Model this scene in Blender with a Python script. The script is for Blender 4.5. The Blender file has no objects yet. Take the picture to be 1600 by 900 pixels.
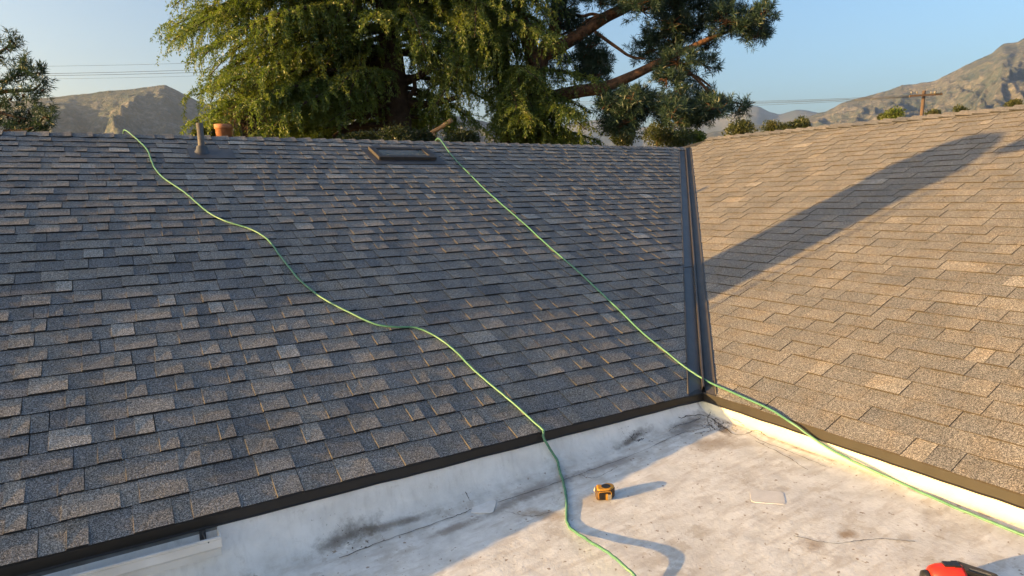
import bpy, bmesh, math, random
import numpy as np
from mathutils import Vector, Matrix

random.seed(7)
rng = np.random.default_rng(7)
scene = bpy.context.scene
COL = scene.collection
RAD = math.radians

# ------------------------------------------------------------------ camera
# axes: x runs along the shaded roof's eave, y climbs the shaded roof, z up; origin = inner corner of the eaves
CAM = np.array([-3.1447, -2.8286, 1.2962])
TH, PI_, RO, FO = 1.02372, 0.146241, 0.020291, 1021.735
def _basis():
    f = np.array([math.cos(TH)*math.cos(PI_), math.sin(TH)*math.cos(PI_), -math.sin(PI_)])
    r = np.array([math.sin(TH), -math.cos(TH), 0.0])
    d = -np.cross(r, f)
    return f, r*math.cos(RO)+d*math.sin(RO), -r*math.sin(RO)+d*math.cos(RO)
FW, RT, DN = _basis()
cam_data = bpy.data.cameras.new("camera")
cam = bpy.data.objects.new("camera", cam_data)
COL.objects.link(cam)
M = Matrix.Identity(4)
for i in range(3):
    M[i][0], M[i][1], M[i][2], M[i][3] = RT[i], -DN[i], -FW[i], CAM[i]
cam.matrix_world = M
cam_data.sensor_width = 36.0
cam_data.lens = FO/1600*36.0
cam_data.clip_start = 0.05
cam_data.clip_end = 60000
scene.camera = cam

# ------------------------------------------------------------------ light
SUN_DELTA, SUN_EL = RAD(13.6), RAD(7.0)
L = Vector((math.cos(SUN_DELTA)*math.cos(SUN_EL), -math.sin(SUN_DELTA)*math.cos(SUN_EL), -math.sin(SUN_EL)))
sd = bpy.data.lights.new("sun", 'SUN')
sd.energy = 3.3
sd.angle = RAD(0.5)
sd.color = (1.0, 0.60, 0.20)
sun = bpy.data.objects.new("sun", sd)
COL.objects.link(sun)
sun.rotation_euler = L.to_track_quat('-Z', 'Y').to_euler()
world = bpy.data.worlds.new("World")
scene.world = world
world.use_nodes = True
wn = world.node_tree
wn.nodes.clear()
sky = wn.nodes.new("ShaderNodeTexSky")
sky.sky_type = 'NISHITA'
sky.sun_disc = False
sky.sun_elevation = SUN_EL
S = -L
sky.sun_rotation = math.atan2(S.x, S.y)
sky.air_density = 1.0
sky.dust_density = 2.6
sky.ozone_density = 2.8
bg = wn.nodes.new("ShaderNodeBackground")
bg.inputs['Strength'].default_value = 0.05
wo = wn.nodes.new("ShaderNodeOutputWorld")
wn.links.new(sky.outputs[0], bg.inputs['Color'])
wn.links.new(bg.outputs[0], wo.inputs['Surface'])
vs = scene.view_settings
scene.display_settings.display_device = 'sRGB'
vs.view_transform = 'Standard'
vs.look = 'None'
vs.gamma = 1.0
vs.use_curve_mapping = False
vs.exposure = 3.15
scene.cycles.max_bounces = 6
scene.cycles.transparent_max_bounces = 8
scene.cycles.volume_bounces = 0

# ------------------------------------------------------------------ helpers
def ray(x, y):
    return FW + RT*(x-800)/FO + DN*(y-450)/FO
def at(x, y, d):                       # the point seen at pixel x, y of the photograph, d metres ahead
    return CAM + ray(x, y)*d
def hit(x, y, n, k):
    n = np.array(n, float); r = ray(x, y)
    return CAM + r*((k-n@CAM)/(n@r))
def proj(P):
    X = np.asarray(P, float)-CAM
    z = X@FW
    return 800+FO*(X@RT)/z, 450+FO*(X@DN)/z, z

def tag(o, label=None, cat=None, group=None, kind=None):
    if label: o['label'] = label
    if cat: o['category'] = cat
    if group: o['group'] = group
    if kind: o['kind'] = kind
    return o
def empty(name, loc, label=None, cat=None, group=None, kind=None):
    o = bpy.data.objects.new(name, None)
    o.empty_display_size = .1
    o.location = loc
    COL.objects.link(o)
    return tag(o, label, cat, group, kind)
def link(name, me, parent=None, keep=True):
    o = bpy.data.objects.new(name, me)
    COL.objects.link(o)
    if parent is not None:
        o.parent = parent
        if keep:                        # vertices are given in world space
            w = Vector(parent.location)
            q = parent.parent
            while q is not None:
                w += Vector(q.location); q = q.parent
            o.location = -w
    return o
def mesh_np(name, V, F, mats, midx=None, smooth=False, attr=None):
    """V (n,3); F (m,k) all the same k, or a list of tuples"""
    me = bpy.data.meshes.new(name)
    if isinstance(F, np.ndarray):
        m, k = F.shape
        me.vertices.add(len(V)); me.vertices.foreach_set("co", np.asarray(V, np.float32).ravel())
        me.loops.add(m*k); me.loops.foreach_set("vertex_index", F.astype(np.int32).ravel())
        me.polygons.add(m)
        me.polygons.foreach_set("loop_start", np.arange(0, m*k, k, dtype=np.int32))
        me.update(calc_edges=True)
    else:
        me.from_pydata([tuple(map(float, v)) for v in V], [], [tuple(map(int, f)) for f in F])
        me.update()
    for mt in mats: me.materials.append(mt)
    if midx is not None: me.polygons.foreach_set("material_index", np.asarray(midx, np.int32))
    me.polygons.foreach_set("use_smooth", np.full(len(me.polygons), smooth))
    if attr is not None:
        a = me.attributes.new("tint", 'FLOAT', 'FACE'); a.data.foreach_set("value", np.asarray(attr, np.float32))
    return me

class MB:
    """collects shapes for ONE mesh object"""
    def __init__(s): s.v, s.f, s.m, s.sm = [], [], [], []
    def add(s, vs, fs, mi=0, smooth=False):
        n = len(s.v); s.v += [tuple(map(float, v)) for v in vs]
        for f in fs: s.f.append(tuple(i+n for i in f)); s.m.append(mi); s.sm.append(smooth)
    def hexa(s, c, mi=0):               # 8 corners: bottom ring 0-3, top ring 4-7
        s.add(c, [(3,2,1,0),(4,5,6,7),(0,1,5,4),(1,2,6,5),(2,3,7,6),(3,0,4,7)], mi)
    def obox(s, o, ax, ay, az, mi=0):   # centre and three half-axes
        o, ax, ay, az = map(np.array, (o, ax, ay, az))
        s.hexa([o-ax-ay-az, o+ax-ay-az, o+ax+ay-az, o-ax+ay-az, o-ax-ay+az, o+ax-ay+az, o+ax+ay+az, o-ax+ay+az], mi)
    def tube(s, P, R, n=8, mi=0, caps=True):
        P = np.array(P, float); R = np.broadcast_to(np.array(R, float), (len(P),))
        T = np.gradient(P, axis=0); T /= np.linalg.norm(T, axis=1)[:, None]+1e-12
        a = np.array([0, 0, 1.]) if abs(T[0][2]) < .9 else np.array([1., 0, 0])
        u = np.cross(T[0], a); u /= np.linalg.norm(u)
        rings = []
        for i in range(len(P)):
            u = u-T[i]*(u@T[i]); u /= np.linalg.norm(u)+1e-12
            w = np.cross(T[i], u)
            rings.append([P[i]+R[i]*(math.cos(t)*u+math.sin(t)*w) for t in np.arange(n)*2*math.pi/n])
        fs = [(i*n+j, i*n+(j+1) % n, (i+1)*n+(j+1) % n, (i+1)*n+j) for i in range(len(P)-1) for j in range(n)]
        s.add([v for r in rings for v in r], fs, mi, True)
        if caps:
            k = len(s.v)-len(P)*n
            s.f.append(tuple(k+j for j in range(n))[::-1]); s.m.append(mi); s.sm.append(False)
            s.f.append(tuple(k+(len(P)-1)*n+j for j in range(n))); s.m.append(mi); s.sm.append(False)
    def prism(s, poly, o, ax, ay, az, mi=0, bevel=0.0, smooth=False):  # polygon in ax/ay raised along az
        o, ax, ay, az = map(np.array, (o, ax, ay, az))
        poly = np.array(poly, float); n = len(poly); c = poly.mean(0)
        lv = [(1-bevel, 0), (1, .0+bevel), (1, 1-bevel), (1-bevel, 1)] if bevel else [(1, 0), (1, 1)]
        vs_, fs = [], []
        for sc, h in lv:
            for q in (poly-c)*sc+c: vs_.append(o+ax*q[0]+ay*q[1]+az*h)
        for k in range(len(lv)-1):
            for j in range(n): fs.append((k*n+j, k*n+(j+1) % n, (k+1)*n+(j+1) % n, (k+1)*n+j))
        s.add(vs_, fs, mi, smooth)
        b = len(s.v)-len(vs_)
        s.f.append(tuple(b+j for j in range(n))[::-1]); s.m.append(mi); s.sm.append(False)
        s.f.append(tuple(b+(len(lv)-1)*n+j for j in range(n))); s.m.append(mi); s.sm.append(False)
    def build(s, name, mats, parent=None):
        me = bpy.data.meshes.new(name)
        me.from_pydata(s.v, [], s.f); me.update()
        for mt in (mats if isinstance(mats, (list, tuple)) else [mats]): me.materials.append(mt)
        me.polygons.foreach_set("material_index", np.array(s.m, np.int32))
        me.polygons.foreach_set("use_smooth", np.array(s.sm, bool))
        return link(name, me, parent)

def kink(P, a=.0022):
    P = np.array(P)
    w = np.cumsum(rng.normal(size=(len(P), 2))*a, axis=0)*.5
    w -= np.array([np.convolve(np.pad(w[:, i], 12, mode='edge'), np.ones(25)/25, 'valid') for i in (0, 1)]).T
    P[:, 0] += w[:, 0]; P[:, 1] += w[:, 1]
    return P
def catmull(P, k=8):
    P = np.array(P, float); Q = np.vstack([2*P[0]-P[1], P, 2*P[-1]-P[-2]])
    out = []
    for i in range(1, len(Q)-2):
        a, b, c, d = Q[i-1], Q[i], Q[i+1], Q[i+2]
        for t in np.arange(k)/k:
            out.append(.5*((2*b)+(c-a)*t+(2*a-5*b+4*c-d)*t*t+(3*b-a-3*c+d)*t**3))
    out.append(P[-1]); return np.array(out)

# smooth value noise for terrain
_perm = rng.random((256, 256))
def vnoise(x, y):
    xi, yi = np.floor(x).astype(int), np.floor(y).astype(int)
    fx, fy = x-xi, y-yi
    fx, fy = fx*fx*(3-2*fx), fy*fy*(3-2*fy)
    g = lambda a, b: _perm[a & 255, b & 255]
    return (g(xi, yi)*(1-fx)+g(xi+1, yi)*fx)*(1-fy)+(g(xi, yi+1)*(1-fx)+g(xi+1, yi+1)*fx)*fy
def ridged(x, y, o=5):
    s, a, t = 0, 1, 0
    for i in range(o):
        s = s+a*(1-np.abs(2*vnoise(x*2**i+17*i, y*2**i+31*i)-1)); t += a; a *= .58
    return s/t
def fbm(x, y, o=5):
    s, a, t = 0, 1, 0
    for i in range(o):
        s = s+a*vnoise(x*2**i+17*i, y*2**i+31*i); t += a; a *= .5
    return s/t

# ------------------------------------------------------------------ materials
class NT:
    def __init__(s, name):
        s.m = bpy.data.materials.new(name); s.m.use_nodes = True
        s.t = s.m.node_tree; s.t.nodes.clear()
        s.out = s.n("ShaderNodeOutputMaterial")
    def n(s, typ, **kw):
        o = s.t.nodes.new(typ)
        for k, v in kw.items(): setattr(o, k, v)
        return o
    def l(s, a, b): s.t.links.new(a, b)
    def set(s, sock, v):
        if hasattr(v, 'is_output') or hasattr(v, 'links'): s.l(v, sock)
        else: sock.default_value = v
    def pos(s): return s.n("ShaderNodeNewGeometry").outputs['Position']
    def noise(s, vec, scale, detail=3, rough=.55, stretch=None):
        if stretch is not None:
            mp = s.n("ShaderNodeMapping"); mp.inputs['Scale'].default_value = stretch; s.l(vec, mp.inputs['Vector']); vec = mp.outputs[0]
        o = s.n("ShaderNodeTexNoise"); s.l(vec, o.inputs['Vector'])
        o.inputs['Scale'].default_value = scale; o.inputs['Detail'].default_value = detail; o.inputs['Roughness'].default_value = rough
        return o.outputs['Fac']
    def ramp(s, fac, stops, interp='LINEAR'):
        o = s.n("ShaderNodeValToRGB"); o.color_ramp.interpolation = interp
        e = o.color_ramp.elements
        while len(e) < len(stops): e.new(.5)
        for q, (p_, c_) in zip(e, stops):
            q.position = p_; q.color = tuple(c_)+(1,) if hasattr(c_, '__len__') else (c_, c_, c_, 1)
        s.l(fac, o.inputs[0]); return o.outputs[0]
    def math(s, op, a, b=0.0, clamp=False):
        o = s.n("ShaderNodeMath", operation=op, use_clamp=clamp); s.set(o.inputs[0], a); s.set(o.inputs[1], b); return o.outputs[0]
    def mix(s, fac, a, b, mode='MIX'):
        o = s.n("ShaderNodeMix", data_type='RGBA', blend_type=mode)
        s.set(o.inputs[0], fac)
        for i, v in ((6, a), (7, b)):
            if isinstance(v, tuple): o.inputs[i].default_value = v+(1,) if len(v) == 3 else v
            else: s.l(v, o.inputs[i])
        return o.outputs[2]
    def bump(s, h, strength=.3, dist=.002):
        o = s.n("ShaderNodeBump"); o.inputs['Strength'].default_value = strength; o.inputs['Distance'].default_value = dist
        s.l(h, o.inputs['Height']); return o.outputs[0]
    def bsdf(s, col, rough=.6, metal=0.0, normal=None, spec=.5):
        o = s.n("ShaderNodeBsdfPrincipled")
        if isinstance(col, tuple): o.inputs['Base Color'].default_value = col+(1,)
        else: s.l(col, o.inputs['Base Color'])
        s.set(o.inputs['Roughness'], rough); o.inputs['Metallic'].default_value = metal
        o.inputs['Specular IOR Level'].default_value = spec
        if normal is not None: s.l(normal, o.inputs['Normal'])
        s.l(o.outputs[0], s.out.inputs['Surface']); return o

def simple(name, c1, c2=None, scale=20, rough=.6, metal=0.0, bump=0.0, spec=.5, bscale=None, bdist=.002, detail=4):
    t = NT(name); P = t.pos()
    f = t.noise(P, scale, detail)
    c2 = c2 or tuple(x*.75 for x in c1)
    col = t.ramp(f, [(.32, c2), (.68, c1)])
    nrm = t.bump(t.noise(P, bscale or scale*3, 4), bump, bdist) if bump else None
    t.bsdf(col, rough, metal, nrm, spec)
    return t.m

def shingle_mat(name, source):
    """granule-coated asphalt; the tint of the single tab comes from its object colour or from the face attribute"""
    t = NT(name); P = t.pos()
    if source == 'object':
        tint = t.n("ShaderNodeObjectInfo").outputs['Color']
        sp = t.n("ShaderNodeSeparateColor"); t.l(tint, sp.inputs[0]); tint = sp.outputs[0]
    else:
        tint = t.n("ShaderNodeAttribute", attribute_name="tint").outputs['Fac']
    base = t.ramp(tint, [(0, (.100, .104, .114)), (.35, (.160, .156, .153)), (.7, (.230, .210, .187)), (1.0, (.345, .325, .298))])
    g1 = t.noise(P, 210, 2, .65)
    g2 = t.noise(P, 95, 2, .6)
    g3 = t.noise(P, 3.5, 3, .6)
    sp1 = t.ramp(g1, [(.36, .28), (.50, .92), (.64, 2.05)])
    sp2 = t.ramp(g2, [(.3, .62), (.7, 1.42)])
    col = t.mix(1.0, base, sp1, 'MULTIPLY')
    col = t.mix(1.0, col, sp2, 'MULTIPLY')
    col = t.mix(1.0, col, t.ramp(g3, [(.3, .86), (.7, 1.12)]), 'MULTIPLY')
    warm = t.ramp(t.noise(P, 9, 3), [(.45, (1, 1, 1)), (.75, (1.10, 1.0, .88))])
    col = t.mix(1.0, col, warm, 'MULTIPLY')
    h = t.math('ADD', g1, t.math('MULTIPLY', g2, 1.2))
    t.bsdf(col, .93, 0, t.bump(h, .55, .0035), .25)
    return t.m
M_TAB = shingle_mat("shingle_granules", 'object')
M_TABF = shingle_mat("shingle_granules_field", 'attr')
M_EDGE = simple("shingle_butt_edge", (.022, .021, .022), (.014, .014, .015), 90, .95, bump=.4, bscale=260)  # black asphalt, darkened further for the shadow gap under each course
M_BUTT = simple("sunlit_butt_edge", (.058, .046, .034), (.035, .028, .022), 90, .95, bump=.4, bscale=260)  # lit copy of the butt edge: sunlight put into a lighter brown
M_CUTE = simple("shingle_cut_side", (.105, .092, .074), (.06, .052, .043), 90, .9, bump=.4, bscale=260)  # the tan puts the sun striking the cut sides into their colour
M_UNDER = simple("roof_underlay", (.035, .033, .032), (.025, .024, .023), 30, .95)
M_BROWN = simple("dark_bronze_metal", (.020, .016, .013), (.014, .012, .010), 14, .5, .0, .05, .5)
M_VALLEY = simple("bronze_valley_metal", (.085, .076, .070), (.060, .052, .048), 9, .36, .2, .06, .5)
M_PIPE = simple("painted_pipe", (.125, .112, .10), (.085, .075, .068), 18, .7, bump=.2)
M_BOOT = simple("grey_flashing", (.085, .085, .09), (.055, .055, .06), 12, .5, .2)
M_GLASS = simple("dusty_skylight_glass", (.16, .15, .145), (.10, .10, .10), 7, .12, 0, .03, .8)
M_SKYF = simple("skylight_frame_paint", (.050, .042, .036), (.034, .029, .026), 22, .5, 0, .06)
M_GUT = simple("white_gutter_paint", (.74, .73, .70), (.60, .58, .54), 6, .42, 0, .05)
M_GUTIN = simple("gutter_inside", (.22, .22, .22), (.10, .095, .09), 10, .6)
M_HOSE = simple("green_hose_rubber", (.10, .25, .155), (.07, .19, .11), 30, .42, 0, .1, .5)
M_YEL = simple("yellow_plastic", (.55, .27, .02), (.40, .18, .015), 40, .4, 0, .1)
M_BLK = simple("black_plastic", (.022, .021, .022), (.014, .014, .014), 40, .45, 0, .15)
M_RUB = simple("dusty_brown_rubber", (.10, .055, .022), (.05, .028, .013), 60, .7, 0, .3)
M_CLIP = simple("worn_steel", (.62, .55, .42), (.48, .42, .32), 60, .35, .8)
M_RED = simple("red_plastic", (.72, .035, .018), (.58, .026, .014), 30, .38, 0, .08)
M_TERRA = simple("terracotta", (.48, .20, .095), (.36, .15, .075), 8, .8, 0, .2)
M_TRUNK = simple("dark_bark", (.085, .058, .042), (.035, .025, .020), 5, .95, 0, .8, .2, 16, .04)
M_PBARK = simple("red_pine_bark", (.22, .115, .065), (.06, .038, .028), 7, .95, 0, .9, .2, 18, .04)
M_CUT = simple("fresh_cut_wood", (.50, .29, .14), (.36, .19, .09), 9, .8)
M_POLE = simple("utility_pole_wood", (.13, .085, .06), (.09, .06, .042), 6, .9)
M_WIRE = simple("wire_black", (.05, .05, .052), None, 5, .6)
M_CERAM = simple("insulator_ceramic", (.20, .19, .18), None, 5, .4)
M_BRICK = simple("shadow_caster_brick", (.30, .13, .08), (.20, .09, .06), 12, .9, 0, .3)
M_FROND = simple("dead_palm_frond", (.42, .26, .12), (.20, .12, .06), 8, .85)

def leaf_mat(name, cs, scale=1.3, trans=.5):
    t = NT(name); P = t.pos()
    f = t.math('ADD', t.math('MULTIPLY', t.noise(P, scale, 3), .6), t.math('MULTIPLY', t.noise(P, 14, 2), .4))
    col = t.ramp(f, [(.36, cs[0]), (.5, cs[1]), (.64, cs[2])])
    a = t.n("ShaderNodeBsdfDiffuse"); b = t.n("ShaderNodeBsdfTranslucent"); g = t.n("ShaderNodeBsdfGlossy")
    t.l(col, a.inputs[0]); t.l(t.mix(1.0, col, (1.1, 1.15, .6), 'MULTIPLY'), b.inputs[0])
    g.inputs['Roughness'].default_value = .45
    mx = t.n("ShaderNodeMixShader"); mx.inputs[0].default_value = trans
    t.l(a.outputs[0], mx.inputs[1]); t.l(b.outputs[0], mx.inputs[2])
    m2 = t.n("ShaderNodeMixShader"); m2.inputs[0].default_value = .04
    t.l(mx.outputs[0], m2.inputs[1]); t.l(g.outputs[0], m2.inputs[2])
    t.l(m2.outputs[0], t.out.inputs['Surface']); return t.m
M_CEDAR = leaf_mat("cedar_needles", [(.055, .096, .022), (.128, .180, .032), (.215, .240, .042)])
M_PINE = leaf_mat("pine_needles", [(.020, .044, .032), (.034, .066, .044), (.052, .086, .048)], 1.0, .25)
M_BUSH = leaf_mat("bush_leaves", [(.040, .058, .022), (.075, .090, .030), (.13, .12, .045)], .8)
M_DARKB = leaf_mat("dark_shrub_leaves", [(.022, .036, .016), (.040, .058, .022), (.075, .085, .03)], .8)
M_LIME = leaf_mat("lime_leaves", [(.07, .11, .02), (.12, .16, .03), (.17, .19, .05)], .8)

# ------------------------------------------------------------------ ground, mountains
PITCH = .404
NL = math.sqrt(1+PITCH**2)
RIDGE_V, RIDGE_U = 4.757, 5.10
ge = NT("dry_suburban_ground"); P_ = ge.pos()
ge.bsdf(ge.ramp(ge.noise(P_, .02, 6), [(.35, (.06, .075, .035)), (.6, (.20, .17, .11))]), .95)
gm = mesh_np("ground", np.array([[-11500, -11500, -3.2], [11500, -11500, -3.2], [11500, 11500, -3.2], [-11500, 11500, -3.2]]), np.array([[0, 1, 2, 3]]), [ge.m])
tag(link("ground", gm), "dry ground stretching away beyond the roofs to the mountains", kind="structure")

def mountain_mat(name, c_brush, c_grass, c_rock):
    t = NT(name); P = t.pos()
    n1 = t.noise(P, .0035, 7, .62); n2 = t.noise(P, .03, 5, .7)
    n3 = t.noise(P, .045, 5, .8)
    f = t.math('ADD', t.math('ADD', t.math('MULTIPLY', n1, .3), t.math('MULTIPLY', n2, .3)), t.math('MULTIPLY', n3, .4))
    col = t.ramp(f, [(.44, c_brush), (.51, c_grass), (.58, c_rock)])
    t.bsdf(col, 1.0, 0, t.bump(t.math('ADD', n2, t.math('MULTIPLY', n3, .5)), .9, 22), .1); return t.m
M_MT1 = mountain_mat("chaparral_slope", (.058, .080, .080), (.115, .117, .107), (.225, .208, .184))  # tones cooled towards blue-grey, so some distance haze is in the colour
def horizon_pt(x, y, dist):
    r = ray(x, y); h = math.hypot(r[0], r[1])
    return CAM + r*(dist/h)
def mountain(name, label, xs, ys, dist, depth, amp, fr, mat, seed, nj=150, ni=420):
    X = np.linspace(xs[0], xs[-1], ni)
    Y = np.interp(X, xs, ys)
    V = np.zeros((ni, nj+12, 3))
    for i in range(ni):
        top = horizon_pt(X[i], Y[i], dist)
        d = (top-CAM)[:2]; d /= np.linalg.norm(d)
        for j in range(nj+12):
            s = j/(nj-1)
            r = dist-depth*(1-s)
            V[i, j, :2] = CAM[:2]+d*r
            e = s**1.15 if s <= 1 else max(0, 1-(s-1)*2.6)
            V[i, j, 2] = -3.2+(top[2]+3.2)*e-8
    az = np.arctan2(V[..., 1]-CAM[1], V[..., 0]-CAM[0])
    rr = np.hypot(V[..., 0]-CAM[0], V[..., 1]-CAM[1])
    a = az*dist/fr+seed; b = rr/fr*.5+seed*2
    w = .55*fbm(a*1.1+9, b*1.1, 3)
    n = ridged(a+w, b+w, 6)
    s = np.clip((rr-dist+depth)/depth, 0, 1.3)
    env = np.clip(np.minimum(s*3, (1-s)*3.0), 0, 1)
    V[..., 2] += amp*(n-.62)*env + amp*.05*(ridged(a*4, b*4, 4)-.5)
    lim = (V[:, nj-1, 2]-CAM[2])/rr[:, nj-1]
    cap = CAM[2]+rr*lim[:, None]*(.985-.25*np.clip(1-s, 0, 1))
    V[..., 2] = np.where(s < .999, np.minimum(V[..., 2], cap), V[..., 2])
    m = nj+12
    I = np.arange(ni*m).reshape(ni, m)
    F = np.stack([I[:-1, :-1], I[1:, :-1], I[1:, 1:], I[:-1, 1:]], -1).reshape(-1, 4)
    tag(link(name, mesh_np(name, V.reshape(-1, 3), F, [mat], smooth=True)), label, kind="structure")
mountain("mountain", "hazy brown mountain ridge with a sunlit spur, left of and behind the trees",
         [-500, -100, 0, 75, 150, 215, 258, 275, 310, 360, 420, 500, 560, 640, 720, 800, 900, 1000],
         [150, 160, 157, 150, 142, 135, 130, 138, 156, 170, 178, 172, 162, 168, 180, 196, 215, 240], 3000, 1500, 210, 330, M_MT1, 3.3)
mountain("mountain", "tall pale mountain rising to the right beyond the sunlit roof",
         [960, 1060, 1130, 1200, 1245, 1290, 1315, 1340, 1385, 1410, 1440, 1465, 1500, 1550, 1568, 1590, 1600, 1700, 1900, 2200],
         [236, 215, 202, 192, 186, 172, 160, 152, 140, 131, 128, 122, 105, 80, 66, 63, 58, 36, 50, 90], 4200, 2300, 230, 330, M_MT1, 8.1)
mountain("mountain", "distant blue hills low on the horizon between pine and sunlit roof",
         [760, 850, 900, 945, 1000, 1100, 1150, 1168, 1185, 1202, 1218, 1245, 1262, 1280, 1310, 1400, 1500],
         [215, 200, 192, 184, 198, 190, 174, 165, 165, 174, 178, 171, 172, 176, 178, 180, 190], 9500, 3000, 300, 1500, M_MT1, 5.7, 40, 160)

# ------------------------------------------------------------------ roofs
def roof_point(which, a, s, h):
    """a: along the eave, s: distance up the slope, h: height off the plane.  'main' climbs +y, 'right' climbs +x"""
    c, z = s/NL - h*PITCH/NL, s*PITCH/NL + h/NL
    return (a, c, z) if which == 'main' else (c, a, z)
EXPO = .143
VALLEY_GAP = .138
def roof(which, thing, a_lo, a_hi, s_top, top_limit):
    """courses of laminated tabs.  the 300 that show largest become parts, the rest one stuff part"""
    tabs = []
    sgn = 1 if which == 'main' else -1
    ncourse = int(s_top/EXPO)+1
    r = random.Random(11 if which == 'main' else 23)
    for k in range(ncourse):
        s0 = k*EXPO-.012 if k == 0 else k*EXPO
        s1 = (k+1)*EXPO+.022
        s1 = min(s1, s_top-.01)
        a = a_lo-r.random()*.3; raised = r.random() < .5
        wob = r.uniform(-.0012, .0012)
        while a < a_hi:
            w = r.choice([.07, .08, .09, .11, .13, .14, .16, .18, .20]) if raised else r.choice([.07, .09, .11, .13, .15, .17])
            if which == 'right': w *= 1.5
            x0, x1 = a, a+w
            a += w
            tint = min(1, max(0, r.gauss(.50, .13))) if raised else min(1, max(0, r.gauss(.34, .11)))
            if which == 'right': tint = .47+(tint-.43)*.45
            if r.random() < (.085 if which == 'main' else .03): tint = min(1, tint+.26)
            split = raised and w > .2 and r.random() < .4
            tabs.append((k, s0+wob, s1, x0, x1, raised, tint, (0 if raised else r.uniform(-.004, .004))))
            if r.random() > .10: raised = not raised
    out = []
    for k, s0, s1, x0, x1, raised, tint, sk in tabs:
        # clip at the valley: main keeps a < v-gap ; right keeps a < u-gap (below the other ridge)
        gap = VALLEY_GAP-(.03 if which == 'right' else 0)
        lim0 = s0/NL-gap; lim1 = s1/NL-gap
        if which == 'right' and s0/NL > RIDGE_V: lim0 = lim1 = top_limit
        if x0 > lim0-.025: continue          # the tab before it is cut along the valley line instead
        b0, b1 = (lim0, lim1) if x1 > lim0-.025 else (x1, x1)
        hb = .0140 if raised else .0085
        if b0 == lim0 and hb > .01: hb = .0105
        if which == 'right': hb *= .72
        j = random.uniform(-.0006, .0009)
        lift = 0.0055*k*0
        x0b = x0+sk; 
        cut = b0 == lim0
        he = min(hb, .005) if cut else hb
        lean = .0038 if raised else .0015
        pts = [roof_point(which, x0b-lean, s0, .004), roof_point(which, b0-.0008, s0, .004), roof_point(which, b1-.0008, s1, -.006), roof_point(which, x0b-lean, s1, -.006),
               roof_point(which, x0b+random.uniform(-.001, .001), s0+random.uniform(-.0012, .0012), hb+j+.004+random.uniform(-.0008, .001)), roof_point(which, b0-.0008, s0+random.uniform(-.0012, .0012), he+j+.004+random.uniform(-.0008, .001)), roof_point(which, b1-.0008, s1, .0048), roof_point(which, x0b, s1, .0058 if not raised else .0088)]
        out.append((pts, tint))
    # size on the photograph
    areas = []
    for pts, tint in out:
        q = [proj(p_) for p_ in pts[4:]]
        if min(z for _, _, z in q) < .3: areas.append(0); continue
        xs = [min(max(x, 0), 1600) for x, _, _ in q]; ys = [min(max(y, 0), 900) for _, y, _ in q]
        ar = .5*abs(sum(xs[i]*ys[(i+1) % 4]-xs[(i+1) % 4]*ys[i] for i in range(4)))
        areas.append(ar)
    order = np.argsort(-np.array(areas))
    single = set(int(i) for i in order[:300] if areas[int(i)] > 0)
    FC = [(3,2,1,0),(4,5,6,7),(0,1,5,4),(1,2,6,5),(2,3,7,6),(3,0,4,7)]
    if which == 'right': FC = [f[::-1] for f in FC]
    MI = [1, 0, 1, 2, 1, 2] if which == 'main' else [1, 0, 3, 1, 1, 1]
    V, F, mi, at_ = [], [], [], []
    for i, (pts, tint) in enumerate(out):
        if i in single:
            c0 = np.mean(pts, 0)
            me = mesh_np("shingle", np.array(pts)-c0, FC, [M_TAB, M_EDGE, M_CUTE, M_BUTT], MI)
            o = bpy.data.objects.new("shingle", me); COL.objects.link(o); o.parent = thing
            o.location = Vector(c0)-thing.location
            o.color = (tint, tint, tint, 1)
        else:
            n = len(V); V += pts; F += [tuple(x+n for x in f) for f in FC]; mi += MI; at_ += [tint]*6
    me = mesh_np("shingle_field", np.array(V), np.array(F), [M_TABF, M_EDGE, M_CUTE, M_BUTT], mi, attr=at_)
    tag(link("shingle_field", me, thing), kind="stuff")

main_roof = empty("shingle_roof", (-2, 2.4, .97), "grey shingle roof slope in bluish shade that both green hoses lie on", "roof")
right_roof = empty("shingle_roof", (2.5, .5, 1.03), "sunlit tan shingle roof slope on the right, crossed by a long dark shadow", "roof")
ST = RIDGE_V*NL
U0 = -7.2
m = MB()   # decking with the far slope, so the roof is a solid body
m.add([roof_point('main', U0, 0, 0), (-.0, 0, 0), (RIDGE_V, RIDGE_V, RIDGE_V*PITCH), (U0, RIDGE_V, RIDGE_V*PITCH)], [(0, 1, 2, 3)])
m.add([(U0, RIDGE_V, RIDGE_V*PITCH), (RIDGE_V, RIDGE_V, RIDGE_V*PITCH), (RIDGE_V-0.3, RIDGE_V+4.7, .02), (U0, RIDGE_V+4.7, .02)], [(0, 1, 2, 3)])
m.add([(U0, 0, 0), (U0, RIDGE_V, RIDGE_V*PITCH), (U0, RIDGE_V+4.7, .02), (U0, RIDGE_V+4.7, -3.2), (U0, 0, -3.2)], [(0, 1, 2, 3, 4)])
m.build("roof_decking", M_UNDER, main_roof)
VR1 = 5.02
m = MB()
HZ = RIDGE_U*PITCH
m.add([(0, -5, 0), (0, 0, 0), (RIDGE_V, RIDGE_V, RIDGE_V*PITCH), (RIDGE_V, VR1, RIDGE_V*PITCH), (RIDGE_U, VR1-.45, HZ), (RIDGE_U, -5, HZ)], [(5, 4, 3, 2, 1, 0)])
m.add([(RIDGE_U, -5, HZ), (RIDGE_U, VR1-.45, HZ), (RIDGE_U*2, VR1, 0), (RIDGE_U*2, -5, 0)], [(3, 2, 1, 0)])
m.build("roof_decking", M_UNDER, right_roof)
roof('main', main_roof, -5.4, RIDGE_V+.2, ST-.06, 0)
roof('right', right_roof, -3.6, VR1, RIDGE_U*NL-.05, VR1-.45)

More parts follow.
